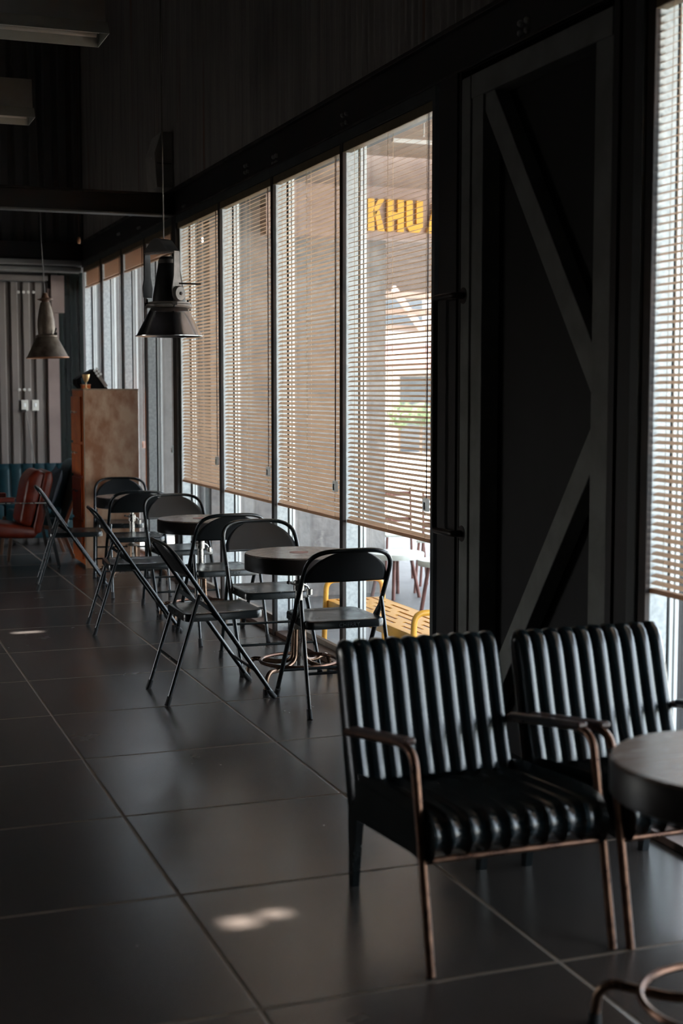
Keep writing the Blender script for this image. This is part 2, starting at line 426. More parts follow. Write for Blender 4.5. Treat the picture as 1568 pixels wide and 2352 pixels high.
MB().box(XL, 2.655, 10.96, 11.08, 2.938, 2.952, .003).build('bottom_flange', 'beam_grey', t2)
t3 = empty('trim_3'); tag(t3, 'dark far beam with pale ledge under it', 'beam', kind='structure')
MB().box(XL, 2.655, YF-.22, YF-.03, 2.96, 3.14).build('web', 'black_post', t3)
MB().box(XL, 2.64, YF-.26, YF-.03, 2.895, 2.955, .01).box(XL, 2.64, YF-.22, YF-.03, 2.83, 2.885, .01).build('ledge', 'pale_beam', t3)
tag(MB().box(2.645, 2.86, 10.93, 11.06, 0, 2.94).build('trim_4', 'black_post'), 'black steel column between the two window bays', 'column', kind='structure')
tag(MB().box(2.645, 2.90, 5.64, 5.872, 0, 2.94).box(2.635, 2.66, 5.66, 5.69, 0, 2.94).build('trim_5', 'black_post'), 'black steel post beside the braced door', 'column', kind='structure')
tag(MB().box(2.645, 2.90, 4.235, 4.384, 0, 2.94).box(2.635, 2.66, 4.33, 4.36, 0, 2.94).build('trim_6', 'black_post'), 'black steel post by the nearest window', 'column', kind='structure')

# door_1: braced steel door between the posts
d1 = empty('door_1'); tag(d1, 'black steel door with grey welded bracing', 'door', kind='structure')
MB().box(2.735, 2.90, 4.384, 5.64, 0, 2.94).build('panel', 'door_panel', d1)
MB().box(2.650, 2.735, 5.435, 5.625, .02, 2.90, .004).box(2.64, 2.655, 5.54, 5.625, .02, 2.90, .003).build('stile', 'door_grey', d1)
MB().box(2.650, 2.735, 4.394, 4.515, .02, 2.90, .004).build('stile', 'door_grey', d1)
MB().box(2.645, 2.735, 4.394, 5.625, 2.805, 2.905, .004).build('top_rail', 'door_grey', d1)
MB().bar((2.695, 5.46, 2.86), (2.695, 4.47, 1.56), .115, .07, (0, 1, 1), .004).build('brace', 'door_grey', d1)
MB().bar((2.695, 4.47, 1.41), (2.695, 5.50, .03), .105, .07, (0, 1, -1), .004).build('brace', 'door_grey', d1)
hp = bend([(2.645, 5.595, 1.97), (2.595, 5.595, 1.97), (2.595, 5.80, 1.97), (2.595, 5.80, .922), (2.595, 5.595, .922), (2.645, 5.595, .922)], .03)
ph = MB().tube(hp, .0145, 12).build('pull_handle', 'dark_steel', d1, smooth=True)
for z in (1.97, .922):
    MB().lathe([(0, .014), (.036, .014), (.038, 0)], n=20).build('flange_plate', 'dark_steel', ph, smooth=True, loc=(2.652, 5.595, z)).rotation_euler = (0, -PI/2, 0)

# ------------------------------------------------------------------ windows
bayA = [7.184, 8.433, 9.679, 10.93]
winA = [(5.905, 7.196), (7.196, 8.445), (8.445, 9.691), (9.691, 10.93)]
winB = [(11.06, 12.157), (12.157, 13.161), (13.161, 14.196), (14.196, 15.235)]
winN = [(2.93, 4.18), (1.68, 2.93), (.43, 1.68)]
wn = 0
def window(y0, y1, last_mullion=True, near_jamb=False, label=''):
    global wn
    wn += 1
    o = empty('window_%d' % wn, (0, 0, 0)); tag(o, label, 'window', kind='structure')
    if last_mullion:
        MB().box(2.652, 2.672, y1-.048, y1, 0, 2.90, .002).build('mullion_face', 'dark_steel', o)
        MB().box(2.674, 2.745, y1-.044, y1-.004, .0, 2.90, .002).build('mullion', 'galv', o)
    else:
        MB().box(2.674, 2.745, y1-.03, y1-.001, .0, 2.90, .002).build('mullion', 'galv', o)
    MB().box(2.745, 2.758, y1-.034, y1-.001, .03, 2.90).build('gasket', 'rubber', o)
    MB().box(2.758, 2.774, y1-.042, y1-.001, .03, 2.90, .002).box(2.778, 2.794, y1-.044, y1-.001, .03, 2.90, .002).build('side_frame', 'alu', o)
    MB().box(2.772, 2.810, y0, y0+.03, .03, 2.90, .002).build('side_frame', 'alu', o)
    if near_jamb:
        MB().box(2.640, 2.745, y0, y0+.035, 0, 2.935, .002).build('jamb', 'frame_grey', o)
    MB().box(2.648, 2.81, y0, y1, 2.882, 2.936, .002).build('head_frame', 'frame_grey', o)
    MB().box(2.776, 2.806, y0, y1, .028, .06, .002).build('bottom_rail', 'kerb_top', o)
    MB().box(2.66, 2.83, y0, y1, .0, .028, .002).build('sill', 'kerb', o)
    MB().box(2.784, 2.789, y0+.02, y1-.03, .05, 2.89).build('pane', 'glass', o)
    return o
for k, (a, b_) in enumerate(winA):
    window(a, b_, k < 3, k == 0, ['window with the lettered gable seen through its blind', 'window behind the first bistro table', 'window behind the second bistro table', 'window next to the black column'][k])
for k, (a, b_) in enumerate(winB):
    window(a, b_, k < 3, False, 'bare far window of the bay past the black column, pane %s' % ['nearest the column', 'second from the column', 'third from the column', 'in the corner'][k])
for k, (a, b_) in enumerate(winN):
    o = window(a, b_, True, False, ['window behind the black armchairs', 'window beside the armchairs', 'window near the viewer', 'window level with the viewer', 'window behind the viewer'][k])
MB().box(2.640, 2.745, 4.182, 4.235, 0, 2.935, .002).build('jamb', 'frame_grey', bpy.data.objects['window_9'])

# ------------------------------------------------------------------ venetian blinds
def blind(y0, y1, tilt, label, z1=2.832, z0=.842, raised=False, cord_far=False, weight_z=1.04, mess=False):
    o = empty('venetian_blind', (2.688, (y0+y1)/2, z1)); tag(o, label, 'blind', 'tan venetian blinds on the glazed wall')
    L = (y1-y0)/2; H = z1-z0; X = 0
    MB().box(-.034, .016, -L, L, 0, .048, .003).build('head_rail', 'olive', o)
    b = MB(); wd = .0125
    n = int(H/.0256)
    rnd = random.Random(int(y0*100))
    if raised:
        n = 42; hs = [-(.004+.0034*k) for k in range(n)]
    else:
        hs = [-(.022+.0256*k) for k in range(n) if .022+.0256*k < H-.02]
    for k, h in enumerate(hs):
        t = math.radians(tilt + (0 if raised else rnd.uniform(-1.6, 1.6)))
        if mess and k > len(hs)-7: t += math.radians(rnd.uniform(-6, 6))
        dz0, dz1 = rnd.uniform(-.0007, .0007), rnd.uniform(-.0007, .0007)
        if mess and k > len(hs)-7: dz0 -= .004*(k-len(hs)+7)/7
        row = []
        for j in range(5):
            s = -1+j*.5; bow = .0014*(1-s*s)
            px = s*wd*math.cos(t) - bow*math.sin(t); pz = s*wd*math.sin(t) + bow*math.cos(t)
            e = .004 if j in (0, 4) else 0
            row.append((b.bm.verts.new((px, -L+.006+e, h+pz+dz0)), b.bm.verts.new((px, L-.006-e, h+pz+dz1))))
        for p, q in zip(row, row[1:]): b.bm.faces.new((p[0], q[0], q[1], p[1]))
    b.build('slats', 'slat', o, smooth=True)
    zb = hs[-1]-.018 if raised else -H
    MB().box(-.013, .013, -L+.004, L-.004, zb-.008, zb+.010, .003).build('bottom_rail', 'slat', o)
    if not raised:
        for f in (-.78, .02, .80):
            MB().tube([(-.0135, f*L, 0), (-.0135, f*L, zb)], .0011, 5).tube([(.0135, f*L, 0), (.0135, f*L, zb)], .0011, 5).build('ladder_cord', 'cord_tan', o)
    pc = MB().tube([(-.026, -L+.075, 0), (-.026, -L+.085, weight_z-z1)], .0018, 5).tube([(-.026, -L+.088, 0), (-.026, -L+.09, weight_z-z1)], .0018, 5).build('pull_cord', 'cord_brown', o)
    zz = weight_z-z1
    cw = MB().box(-.037, -.019, -L+.062, -L+.112, zz-.05, zz+.012, .004).build('cord_weight', 'clear_plastic', pc)
    MB().box(-.0385, -.0365, -L+.078, -L+.096, zz-.042, zz-.006).build('weight_slot', 'black_plastic', cw)
    return o
blind(5.945, 7.145, 25, 'half open tan blind in front of the yellow lettering', mess=True, weight_z=1.035)
blind(7.200, 8.394, 38, 'tan blind in the second window from the braced door, above the first bistro table', weight_z=1.045)
blind(8.449, 9.640, 33, 'tan blind in the third window from the braced door', weight_z=1.06)
blind(9.695, 10.895, 46, 'nearly shut tan blind right beside the black column', weight_z=1.07)
blind(2.99, 4.175, 27, 'tan blind behind the black armchairs, cut by the picture edge', z0=.86)
blind(1.74, 2.925, 27, 'tan blind of the window beside the armchairs', z0=.86)
blind(.49, 1.675, 27, 'tan blind of the window near the viewer', z0=.86)
for k, (a, b_) in enumerate(winB):
    blind(a+.01, b_-.055, 8, 'raised tan blind gathered at the head of the far window %s' % ['right past the black column', 'above the wooden cabinet', 'third past the black column', 'in the far corner'][k], raised=True, weight_z=1.10)

# ------------------------------------------------------------------ folding chairs
def make_chair():
    o = empty('folding_chair')
    zt, yt, yf = .808, -.265, .276
    fy = lambda z: yf+(yt-yf)*z/zt
    # hoop frame: up one side, round the top, down the other
    pts = []
    hw = .218
    pts.append((hw+.003, fy(0), .01)); pts.append((hw+.003, fy(.30), .30)); pts.append((hw, fy(.62), .62))
    a, bz, z0 = hw, .80-.64, .64
    cor = []
    for k in range(0, 25):
        t = k/24*PI
        c, s = math.cos(t), math.sin(t)
        e = .52
        x = hw*math.copysign(abs(c)**e, c); z = z0 + bz*abs(s)**e
        cor.append((x, fy(z) - .018*(1-(x/hw)**2), z))
    pts += cor
    pts += [(-hw, fy(.62), .62), (-hw-.003, fy(.30), .30), (-hw-.003, fy(0), .01)]
    MB().tube(pts, .0115, 10).build('frame', 'black_steel', o, smooth=True)
    # pressed back panel inside the hoop
    def panel(u, v):
        z = .637 + (.797-.637)*v
        s = min(1, max(0, (z-z0)/bz))
        w = hw*(1-s**(1/.52))**.52 if s < 1 else 0
        w = max(w, .085 if v > .99 else 0)-.006
        x = (2*u-1)*w
        return (x, fy(z) - .020*(1-(x/hw)**2) + .004, z)
    MB().grid(panel, 18, 14).build('backrest', 'panel_steel', o, smooth=True, solid=.006, off=0)
    # seat
    b = MB()
    y0, y1, wr_, wf_ = -.18, .235, .205, .190
    def outline(ins):
        P = []; r = .045
        cs = [((wf_-ins), y1-ins, 0), (-(wf_-ins), y1-ins, 1), (-(wr_-ins), y0+ins, 2), ((wr_-ins), y0+ins, 3)]
        for (cx, cy, q) in cs:
            sx = 1 if cx > 0 else -1; sy = 1 if q < 2 else -1
            rr = max(.008, r-ins)
            for k in range(7):
                t = (q + k/6)*PI/2
                P.append((cx-sx*rr+rr*math.cos(t), cy-sy*rr+rr*math.sin(t)))
        return P
    rings = []
    for ins, z in ((.010, .408), (0, .412), (0, .440), (.004, .448), (.012, .450), (.045, .445), (.10, .443)):
        rings.append([b.bm.verts.new((x, y, z)) for x, y in outline(ins)])
    for A, B in zip(rings, rings[1:]):
        n = len(A)
        for k in range(n): b.bm.faces.new((A[k], A[(k+1) % n], B[(k+1) % n], B[k]))
    b.bm.faces.new(rings[-1]); b.bm.faces.new(rings[0][::-1])
    seat = b.build('seat', 'black_steel', o, smooth=True)
    # embossed word on the rear rim (and the front rim)
    mt = Matrix.Translation((-.038, -.1802, .4185)) @ Matrix.Rotation(PI/2, 4, 'X')
    text_mesh('CHERRY', .027, .0011, 'lettering', 'steel_dim', seat, mt, 1.08, .0004)
    for s in (-1, 1):
        leg = MB().tube([(s*.206, -.105, .545), (s*.208, -.12, .50), (s*.216, -.273, .012)], .0105, 10).build('leg', 'black_steel', o, smooth=True)
        MB().tube([(s*.2155, -.262, .045), (s*.2165, -.277, .0)], [.013, .0145], 10).build('foot_cap', 'rubber', leg, smooth=True)
        MB().tube([(s*.2208, fy(.045), .045), (s*.2210, fy(0)+.004, .0)], [.0138, .0152], 10).build('foot_cap', 'rubber', o, smooth=True)
        MB().bar((s*.199, -.113, .515), (s*.203, .005, .428), .020, .004, (0, 1, 1)).build('hinge_brace', 'black_steel', o)
    MB().tube([(-.22, fy(.15), .15), (.22, fy(.15), .15)], .0075, 8).build('crossbar', 'black_steel', o, smooth=True)
    zz = .205; yy = -.273+(.153)*(zz-.012)/.488
    MB().tube([(-.213, yy, zz), (.213, yy, zz)], .0075, 8).build('crossbar', 'black_steel', o, smooth=True)
    return o
M['steel_dim'] = mat('embossed_enamel', (.050, .056, .060), .35, 0, .5, var=.2, scale=30)
chair0 = make_chair()
CH = [
 (2.342, 6.425, -1.5, 'nearest black folding chair, seen from behind by the yellow bench window'),
 (1.826, 6.886, -90.1, 'nearest sideways black folding chair, facing the window at the first bistro table'),
 (2.335, 7.503, 177.3, 'black folding chair on the far side of the first bistro table, facing the viewer'),
 (2.325, 8.462, .9, 'black folding chair with its back to the viewer at the second bistro table'),
 (1.868, 8.998, -94.3, 'sideways black folding chair facing the window at the second bistro table'),
 (2.358, 9.690, 179.5, 'black folding chair behind the second bistro table, facing the viewer'),
 (2.230, 10.603, -4.0, 'black folding chair with its back to the viewer at the farthest bistro table'),
 (1.826, 11.151, -97.1, 'sideways black folding chair beside the red armchair'),
 (2.349, 11.781, 168.6, 'farthest black folding chair, in front of the wooden cabinet'),
]
for k, (x, y, a, lab) in enumerate(CH):
    c = chair0 if k == 0 else copy_tree(chair0)
    c.location = (x, y, 0); c.rotation_euler = (0, 0, math.radians(a))
    tag(c, lab, 'chair', 'black folding chairs at the bistro tables')

# ------------------------------------------------------------------ bistro tables
def make_table(r=.285, zt=.705, th=.088):
    o = empty('bistro_table')
    MB().lathe([(0, 0), (r-.004, 0), (r, -.004), (r, -.008)], (0, 0, zt), 64).build('tabletop', 'tabletop', o, smooth=True)
    MB().lathe([(r, -.008), (r+.0015, -.010), (r+.0015, -th+.004), (r-.004, -th), (0, -th)], (0, 0, zt), 64).build('edge_band', 'table_edge', o, smooth=True)
    MB().lathe([(0, .0012), (.050, .0012), (.050, 0)], (0, 0, zt), 28).build('inlay', 'inlay', o)
    col = MB().lathe([(.018, .10), (.018, .36), (.021, .36), (.021, .545), (.0155, .545), (.0155, zt-th)], n=20).build('column', 'steel_tube', o, smooth=True)
    MB().lathe([(.055, 0), (.057, .004), (.030, .016), (.022, .022)], (0, 0, .300), 24, True).build('collar', 'steel_tube', o, smooth=True)
    cl = MB().lathe([(.021, -.03), (.029, -.028), (.029, .022), (.021, .026)], (0, 0, .53), 20, True).build('clamp', 'steel_tube', o, smooth=True)
    MB().tube([(-.02, -.012, .535), (-.060, -.02, .548)], .0055, 8).lathe([(0, -.011), (.010, -.006), (.010, .006), (0, .011)], (-.064, -.021, .549), 10).build('clamp_knob', 'dark_steel', cl, smooth=True)
    MB().tube([(.02, .0, .535), (.05, .01, .52), (.062, .012, .50)], .006, 8).lathe([(0, -.02), (.017, -.016), (.017, .014), (0, .018)], (.064, .012, .490), 12).build('crank_knob', 'steel_tube', cl, smooth=True)
    for k in range(4):
        a = math.radians(40+90*k); ca, sa = math.cos(a), math.sin(a)
        P = [(.030, .300), (.034, .20), (.040, .128), (.13, .105), (.285, .112), (.318, .085), (.325, .012)]
        pts = bend([(q*ca, q*sa, z) for q, z in P], .05, 6)
        lg = MB().tube(pts, .0125, 10).build('leg', 'bronze_tube', o, smooth=True)
        MB().tube([(.3245*ca, .3245*sa, .030), (.325*ca, .325*sa, 0)], [.0155, .017], 10).build('foot_cap', 'rubber', lg, smooth=True)
    ring = [(.205*math.cos(2*PI*k/48), .205*math.sin(2*PI*k/48), .127) for k in range(48)]
    MB().tube(ring, .0095, 8, closed=True).build('foot_ring', 'copper_tube', o, smooth=True)
    return o
tb0 = make_table()
TB = [(2.330, 6.945, 0, 'bistro table nearest the yellow bench window, with three black folding chairs'),
      (2.345, 9.070, 3, 'second bistro table, half hidden behind two folding chair backs'),
      (2.325, 11.20, 8, 'farthest bistro table, in front of the wooden cabinet'),
      (1.950, 2.645, 2, 'dark round bistro table beside the black armchairs, cut by the picture edge')]
for k, (x, y, a, lab) in enumerate(TB):
    t = tb0 if k == 0 else copy_tree(tb0)
    t.location = (x, y, 0); t.rotation_euler = (0, 0, math.radians(a))
    tag(t, lab, 'table', 'round bistro tables')

# ------------------------------------------------------------------ channelled black armchairs (face -Y)
def path_point(P, v):
    """point and normal on a polyline of (y,z) by arc length"""
    L = [0]
    for p, q in zip(P, P[1:]): L.append(L[-1]+math.hypot(q[0]-p[0], q[1]-p[1]))
    d = v*L[-1]
    for k in range(len(P)-1):
        if d <= L[k+1] or k == len(P)-2:
            t = (d-L[k])/(L[k+1]-L[k]); p, q = P[k], P[k+1]
            y, z = p[0]+(q[0]-p[0])*t, p[1]+(q[1]-p[1])*t
            break
    return y, z
def smooth_path(P, n=3):
    for _ in range(n):
        Q = [P[0]]
        for p, q in zip(P, P[1:]):
            Q += [(p[0]*.75+q[0]*.25, p[1]*.75+q[1]*.25), (p[0]*.25+q[0]*.75, p[1]*.25+q[1]*.75)]
        Q.append(P[-1]); P = Q
    return P
def channel_pad(name, m, parent, P, hw, N, amp, nv=46, per=8, taper=0):
    P = smooth_path(P); b = MB(); nu = N*per
    rows = []
    for j in range(nv+1):
        y, z = path_point(P, j/nv); y2, z2 = path_point(P, min(1, j/nv+.004)); y1, z1 = path_point(P, max(0, j/nv-.004))
        ty, tz = y2-y1, z2-z1; l = math.hypot(ty, tz) or 1; ny, nz = tz/l, -ty/l     # right-hand side of travel
        fade = min(1, j/nv*10, (1-j/nv)*10)**.5
        row = []
        for i in range(nu+1):
            u = i/nu
            e = amp*(abs(math.sin(PI*N*u))**.55) * fade
            edge = min(u, 1-u)*N
            e2 = -.018*(1-min(1, edge/.45))**2
            row.append(b.bm.verts.new(((2*u-1)*hw, y+ny*(e+e2), z+nz*(e+e2))))
        rows.append(row)
    for A, B in zip(rows, rows[1:]):
        for i in range(nu): b.bm.faces.new((A[i], A[i+1], B[i+1], B[i]))
    # closing sides
    for i in (0, nu):
        b.bm.faces.new([r[i] for r in rows])
    b.bm.faces.new(rows[0]+rows[-1][::-1])
    return b.build(name, m, parent, smooth=True)
def make_armchair():
    o = empty('tufted_armchair')
    # seat: from the back along the top, rolled over the front, underneath
    channel_pad('seat_cushion', 'leather', o, [(.60, .300), (.60, .36), (.58, .385), (.35, .405), (.12, .418), (.055, .415), (.028, .385), (.022, .345), (.040, .303), (.12, .297)][::-1], .262, 9, .018)
    channel_pad('backrest', 'leather', o, [(.665, .285), (.715, .50), (.765, .70), (.773, .748), (.745, .772), (.712, .752), (.690, .70), (.635, .50), (.585, .36), (.577, .315), (.60, .285)], .272, 10, .018)
    # side skirts under the seat
    for s in (-1, 1):
        MB().prism([(.05, .295), (.60, .255), (.63, .30), (.62, .375), (.05, .40)], 'x', s*.262-.006, s*.262+.006).build('side_panel', 'leather', o)
        pts = bend([(s*.277, 0, 0), (s*.2765, .062, .30), (s*.276, .125, .575), (s*.276, .215, .583), (s*.276, .64, .515)], .075, 8)
        MB().tube(pts, .0125, 12).build('arm_frame', 'copper_tube', o, smooth=True)
        MB().bar((s*.268, .165, .597), (s*.268, .60, .531), .034, .020, (1, 0, 0), .007).build('armrest', 'wood_arm', o)
        MB().prism([(.655, .30), (.745, .26), (.735, 0), (.705, 0)], 'x', s*.222-.012, s*.222+.012).build('leg', 'black_steel', o)
    MB().tube([(-.277, .058, .296), (.277, .058, .296)], .0095, 10).build('front_rail', 'copper_tube', o, smooth=True)
    return o
ac0 = make_armchair(); ac0.location = (1.744, 3.277, 0); tag(ac0, 'front black channel-tufted leather armchair, clear of the round table', 'armchair', 'black tufted armchairs')
ac1 = copy_tree(ac0); ac1.location = (2.344, 3.258, 0); tag(ac1, 'black channel-tufted leather armchair against the window, partly behind the round table', 'armchair', 'black tufted armchairs')

# ------------------------------------------------------------------ red armchair, teal sofa and lounge chair (far left)
ra = empty('red_armchair', (1.50, 12.55, 0), 0); tag(ra, 'red leather armchair with steel arm bars at the far left', 'armchair')
def pad(name, m, par, pts, y0, y1, bev=.025):
    b = MB(); b.prism(pts, 'y', y0, y1)
    es = b.bm.edges[:]
    bmesh.ops.bevel(b.bm, geom=es, offset=bev, segments=3, affect='EDGES', profile=.5, clamp_overlap=True)
    return b.build(name, m, par, smooth=True)
pad('seat_cushion', 'red_leather', ra, [(-.42, .30), (.20, .27), (.24, .36), (-.40, .46), (-.46, .40)], -.27, .27, .035)
pad('back_cushion', 'red_leather', ra, [(.06, .40), (.17, .36), (.31, .84), (.22, .88), (.14, .80)], -.25, .25, .04)
pad('back_shell', 'red_leather', ra, [(.17, .30), (.25, .32), (.36, .78), (.35, .86), (.29, .85)], -.27, .27, .02)
for s in (-1, 1):
    MB().bar((-.48, s*.30, .595), (.33, s*.30, .585), .022, .010, (0, 1, 0), .002).build('arm_bar', 'steel_tube', ra)
    MB().box(-.50, .02, s*.30-.03, s*.30+.03, .60, .640, .008).build('arm_pad', 'red_leather', ra)
    MB().bar((.28, s*.28, .60), (.40, s*.28, 0), .028, .012, (1, 0, 0)).build('leg', 'black_steel', ra)
    MB().bar((-.44, s*.28, .60), (-.46, s*.28, 0), .028, .012, (1, 0, 0)).build('leg', 'black_steel', ra)

sf = empty('teal_sofa', (1.40, 14.55, 0)); tag(sf, 'long teal leather sofa against the far ribbed wall', 'sofa')
MB().box(-1.9, .98, -.40, .35, .08, .26, .02).build('base', 'teal_leather', sf, smooth=True)
for k in range(4):
    MB().box(-1.9+k*.72, -1.9+k*.72+.715, -.42, .20, .26, .43, .03).build('seat_cushion', 'teal_leather', sf, smooth=True)
b = MB()
def sback(u, v):
    x = -1.9+2.88*u; z = .36+.43*v
    return (x, .20+.08*v - .018*abs(math.sin(PI*24*u))**.6, z)
b.grid(sback, 24*6, 6); b.build('backrest', 'teal_leather', sf, smooth=True, solid=.10)
for x in (-1.8, -.5, .85): MB().box(x-.03, x+.03, -.35, -.29, 0, .08).build('leg', 'wood_post', sf)

lc = empty('lounge_chair', (1.985, 13.26, 0)); tag(lc, 'teal leather lounge chair with wooden frame left of the cabinet', 'armchair')
pad('seat_cushion', 'teal_leather', lc, [(-.40, .33), (.10, .27), (.14, .37), (-.38, .45)], -.26, .26, .03)
pad('back_cushion', 'teal_leather', lc, [(.02, .36), (.10, .33), (.30, .90), (.20, .915), (.14, .86)], -.26, .26, .025)
for s in (-1, 1):
    MB().bar((.06, s*.28, .27), (.27, s*.28, .82), .030, .022, (1, 0, 0), .004).build('back_post', 'wood_post', lc)
    MB().bar((.05, s*.28, .29), (.16, s*.28, 0), .030, .022, (1, 0, 0), .004).build('leg', 'wood_post', lc)
    MB().bar((-.40, s*.28, .34), (-.44, s*.28, 0), .030, .022, (1, 0, 0), .004).build('leg', 'wood_post', lc)
    MB().bar((-.42, s*.28, .35), (.10, s*.28, .27), .035, .022, (0, 0, 1), .004).build('side_rail', 'wood_post', lc)
b = MB()
def cush(u, v):
    a, c = 2*u-1, 2*v-1
    w = (1-a**4)*(1-c**4)
    k = 1-.10*(1-abs(a*c))
    return (-.055*w, a*.22*k, c*.20*k)
b.grid(cush, 14, 14)
def cush2(u, v):
    p = cush(u, v); return (-p[0], p[1], p[2])
b.grid(cush2, 14, 14)
bmesh.ops.remove_doubles(b.bm, verts=b.bm.verts[:], dist=1e-4)
cu = b.build('throw_cushion', 'dark_fabric', None, smooth=True)
cu.location = (1.985, 13.16, .66); cu.rotation_euler = (0, math.radians(18), 0)
tag(cu, 'dark navy cushion with pointed corners propped in the teal lounge chair', 'cushion')

# ------------------------------------------------------------------ cabinet and the things on it
cb_ = empty('drawer_cabinet', (2.36, 12.49, 0)); tag(cb_, 'tall wooden cabinet with orange drawer fronts under the raised blinds', 'cabinet')
hx, hy, ht = .24, .29, 1.565
MB().box(-hx, hx, -hy, hy, .03, ht-.001).build('body', 'cab_orange', cb_)
MB().box(-hx+.0, hx, -hy-.012, -hy, .0, ht, .002).build('side_panel', 'cab_wood', cb_)
MB().box(-hx-.004, hx+.004, -hy-.014, hy, ht, ht+.012, .002).build('top', 'cab_edge', cb_)
MB().box(-hx-.003, -hx+.006, -hy-.0125, -hy+.006, .0, ht).build('corner_trim', 'cab_edge', cb_)
zz = [.06, .42, .80, 1.10, 1.52]
for a, c in zip(zz, zz[1:]):
    d = MB().box(-hx-.016, -hx, -hy+.09, hy-.01, a+.012, c-.012, .004).build('drawer', 'cab_orange', cb_)
    for yy in (-.02, .12):
        MB().lathe([(.006, 0), (.006, .012), (.012, .018), (.010, .026), (0, .028)], n=12).build('knob', 'white_plastic', d, smooth=True, loc=(-hx-.016, yy, (a+c)/2+.06)).rotation_euler = (0, -PI/2, 0)

ob = empty('orange_box', (2.168, 12.36, ht+.012)); tag(ob, 'small orange block at the left edge of the cabinet top', 'box')
MB().box(-.035, .035, -.05, .05, 0, .030, .004).build('body', 'cab_orange', ob)
MB().box(-.038, .038, -.053, .053, .030, .040, .003).build('lid', 'warm_orange', ob)
gc = empty('gold_cup', (2.150, 12.235, ht+.012)); tag(gc, 'small gold goblet on the front corner of the cabinet', 'cup')
MB().lathe([(0, .0), (.020, .0), (.020, .004), (.006, .010), (.005, .050), (.010, .058)], n=20).build('stem', 'gold', gc, smooth=True)
MB().lathe([(.006, .055), (.020, .070), (.030, .100), (.034, .125), (.031, .125), (.026, .098), (.012, .070), (0, .066)], n=24).build('bowl', 'gold', gc, smooth=True)
tt = empty('teal_cup', (2.118, 12.42, ht+.012+.04)); tag(tt, 'small teal blue cup behind the gold goblet', 'cup')
tt.location = (2.160, 12.37, ht+.052)
MB().lathe([(0, 0), (.022, 0), (.030, .055), (.027, .055), (.020, .004), (0, .004)], n=20).build('bowl', 'teal_tin', tt, smooth=True)
sc_ = empty('wedge_case', (2.27, 12.50, ht+.012)); tag(sc_, 'black wedge-shaped case with pale round studs on its sloping edge, on the cabinet', 'case')
MB().prism([(-.17, .085), (-.015, .175), (.105, .0), (-.13, .0), (-.17, .04)], 'y', -.09, .12).build('body', 'cabinet_black', sc_)
dv = Vector((.12, 0, -.175)).normalized(); nv_ = Vector((.175, 0, .12)).normalized()
MB().bar(Vector((-.010, -.095, .168)), Vector((.092, -.095, .019)), .03, .010, nv_).build('edge_strip', 'lamp_plate', sc_)
for k in range(3):
    for s in (-1, 1):
        p = Vector((-.015, -.098, .172))+dv*(.012+.027*k)+nv_*(.008+.0135*s)
        MB().lathe([(.0118, 0), (.0118, .004), (0, .006)], n=14).build('stud', 'white_plastic', sc_, smooth=True, loc=p).rotation_euler = (PI/2, 0, 0)

# ------------------------------------------------------------------ pendant lamps
def lamp_new():
    o = empty('pendant_lamp', (1.990, 8.40, 1.888)); tag(o, 'polished metal pendant lamp with bracket and pulley wheel, near the black column', 'lamp')
    MB().lathe([(.108, .172), (.112, .168), (.150, .10), (.198, .006), (.207, .003), (.207, -.002), (.200, -.002), (.194, .004), (.146, .098), (.106, .166)], n=56).build('shade', 'shiny', o, smooth=True)
    MB().lathe([(.0, .172), (.135, .172), (.140, .178), (.140, .190), (.128, .196), (.128, .205), (.0, .210)], n=40).build('collar', 'lamp_plate', o, smooth=True)
    for a in (20, 155, 270):
        x, y = .137*math.cos(math.radians(a)), .137*math.sin(math.radians(a))
        MB().tube([(x, y, .170), (x, y, .225)], .007, 8).box(x-.016, x+.016, y-.010, y+.010, .183, .203, .003).build('clamp_bolt', 'dark_steel', o)
    MB().lathe([(.100, .205), (.098, .24), (.058, .470), (.050, .478), (0, .480)], n=36).build('housing', 'lamp_dark', o, smooth=True)
    MB().lathe([(.060, .435), (.064, .438), (.061, .462), (.056, .464)], n=36).build('housing_band', 'lamp_plate', o, smooth=True)
    # yoke: two flat arms and a top strap, turned about the cord
    yk = empty('yoke'); yk.parent = o; yk.rotation_euler = (0, 0, math.radians(-58)); yk.location = (-.047, -.017, 0)
    for s in (-1, 1):
        b = MB(); b.prism([(-.034, .235), (.034, .235), (.040, .29), (.026, .36), (.022, .50), (-.022, .50), (-.026, .36), (-.040, .29)], 'x', s*.124-.004, s*.124+.004)
        b.build('yoke_arm', 'lamp_plate' if s > 0 else 'lamp_dark', yk)
    MB().box(-.128, .128, -.022, .022, .496, .504).build('yoke_strap', 'lamp_plate', yk)
    b = MB(); b.prism([(-.10, .504), (.10, .504), (.035, .575), (-.0, .585), (-.03, .575)], 'y', -.055, .055); b.build('hanger_cap', 'lamp_dark', yk)
    wh = MB().lathe([(0, .016), (.012, .016), (.012, .020), (.040, .018), (.046, .010), (.046, -.008), (.0, -.010)], n=32).build('pulley_wheel', 'lamp_plate', o, smooth=True, loc=(.026, -.134, .250))
    wh.rotation_euler = (PI/2, 0, math.radians(32))
    MB().lathe([(0, .028), (.010, .026), (.010, .014)], n=6).build('wheel_nut', 'dark_steel', wh)
    MB().tube([(.030, -.132, .311), (.160, -.150, .309)], .005, 8).build('lever_rod', 'dark_steel', o, smooth=True)
    MB().tube([(-.03, 0, .575), (-.032, 0, .90), (-.042, 0, ZC-1.888)], .0042, 6).build('cord', 'cable', o)
    return o
lamp_new()
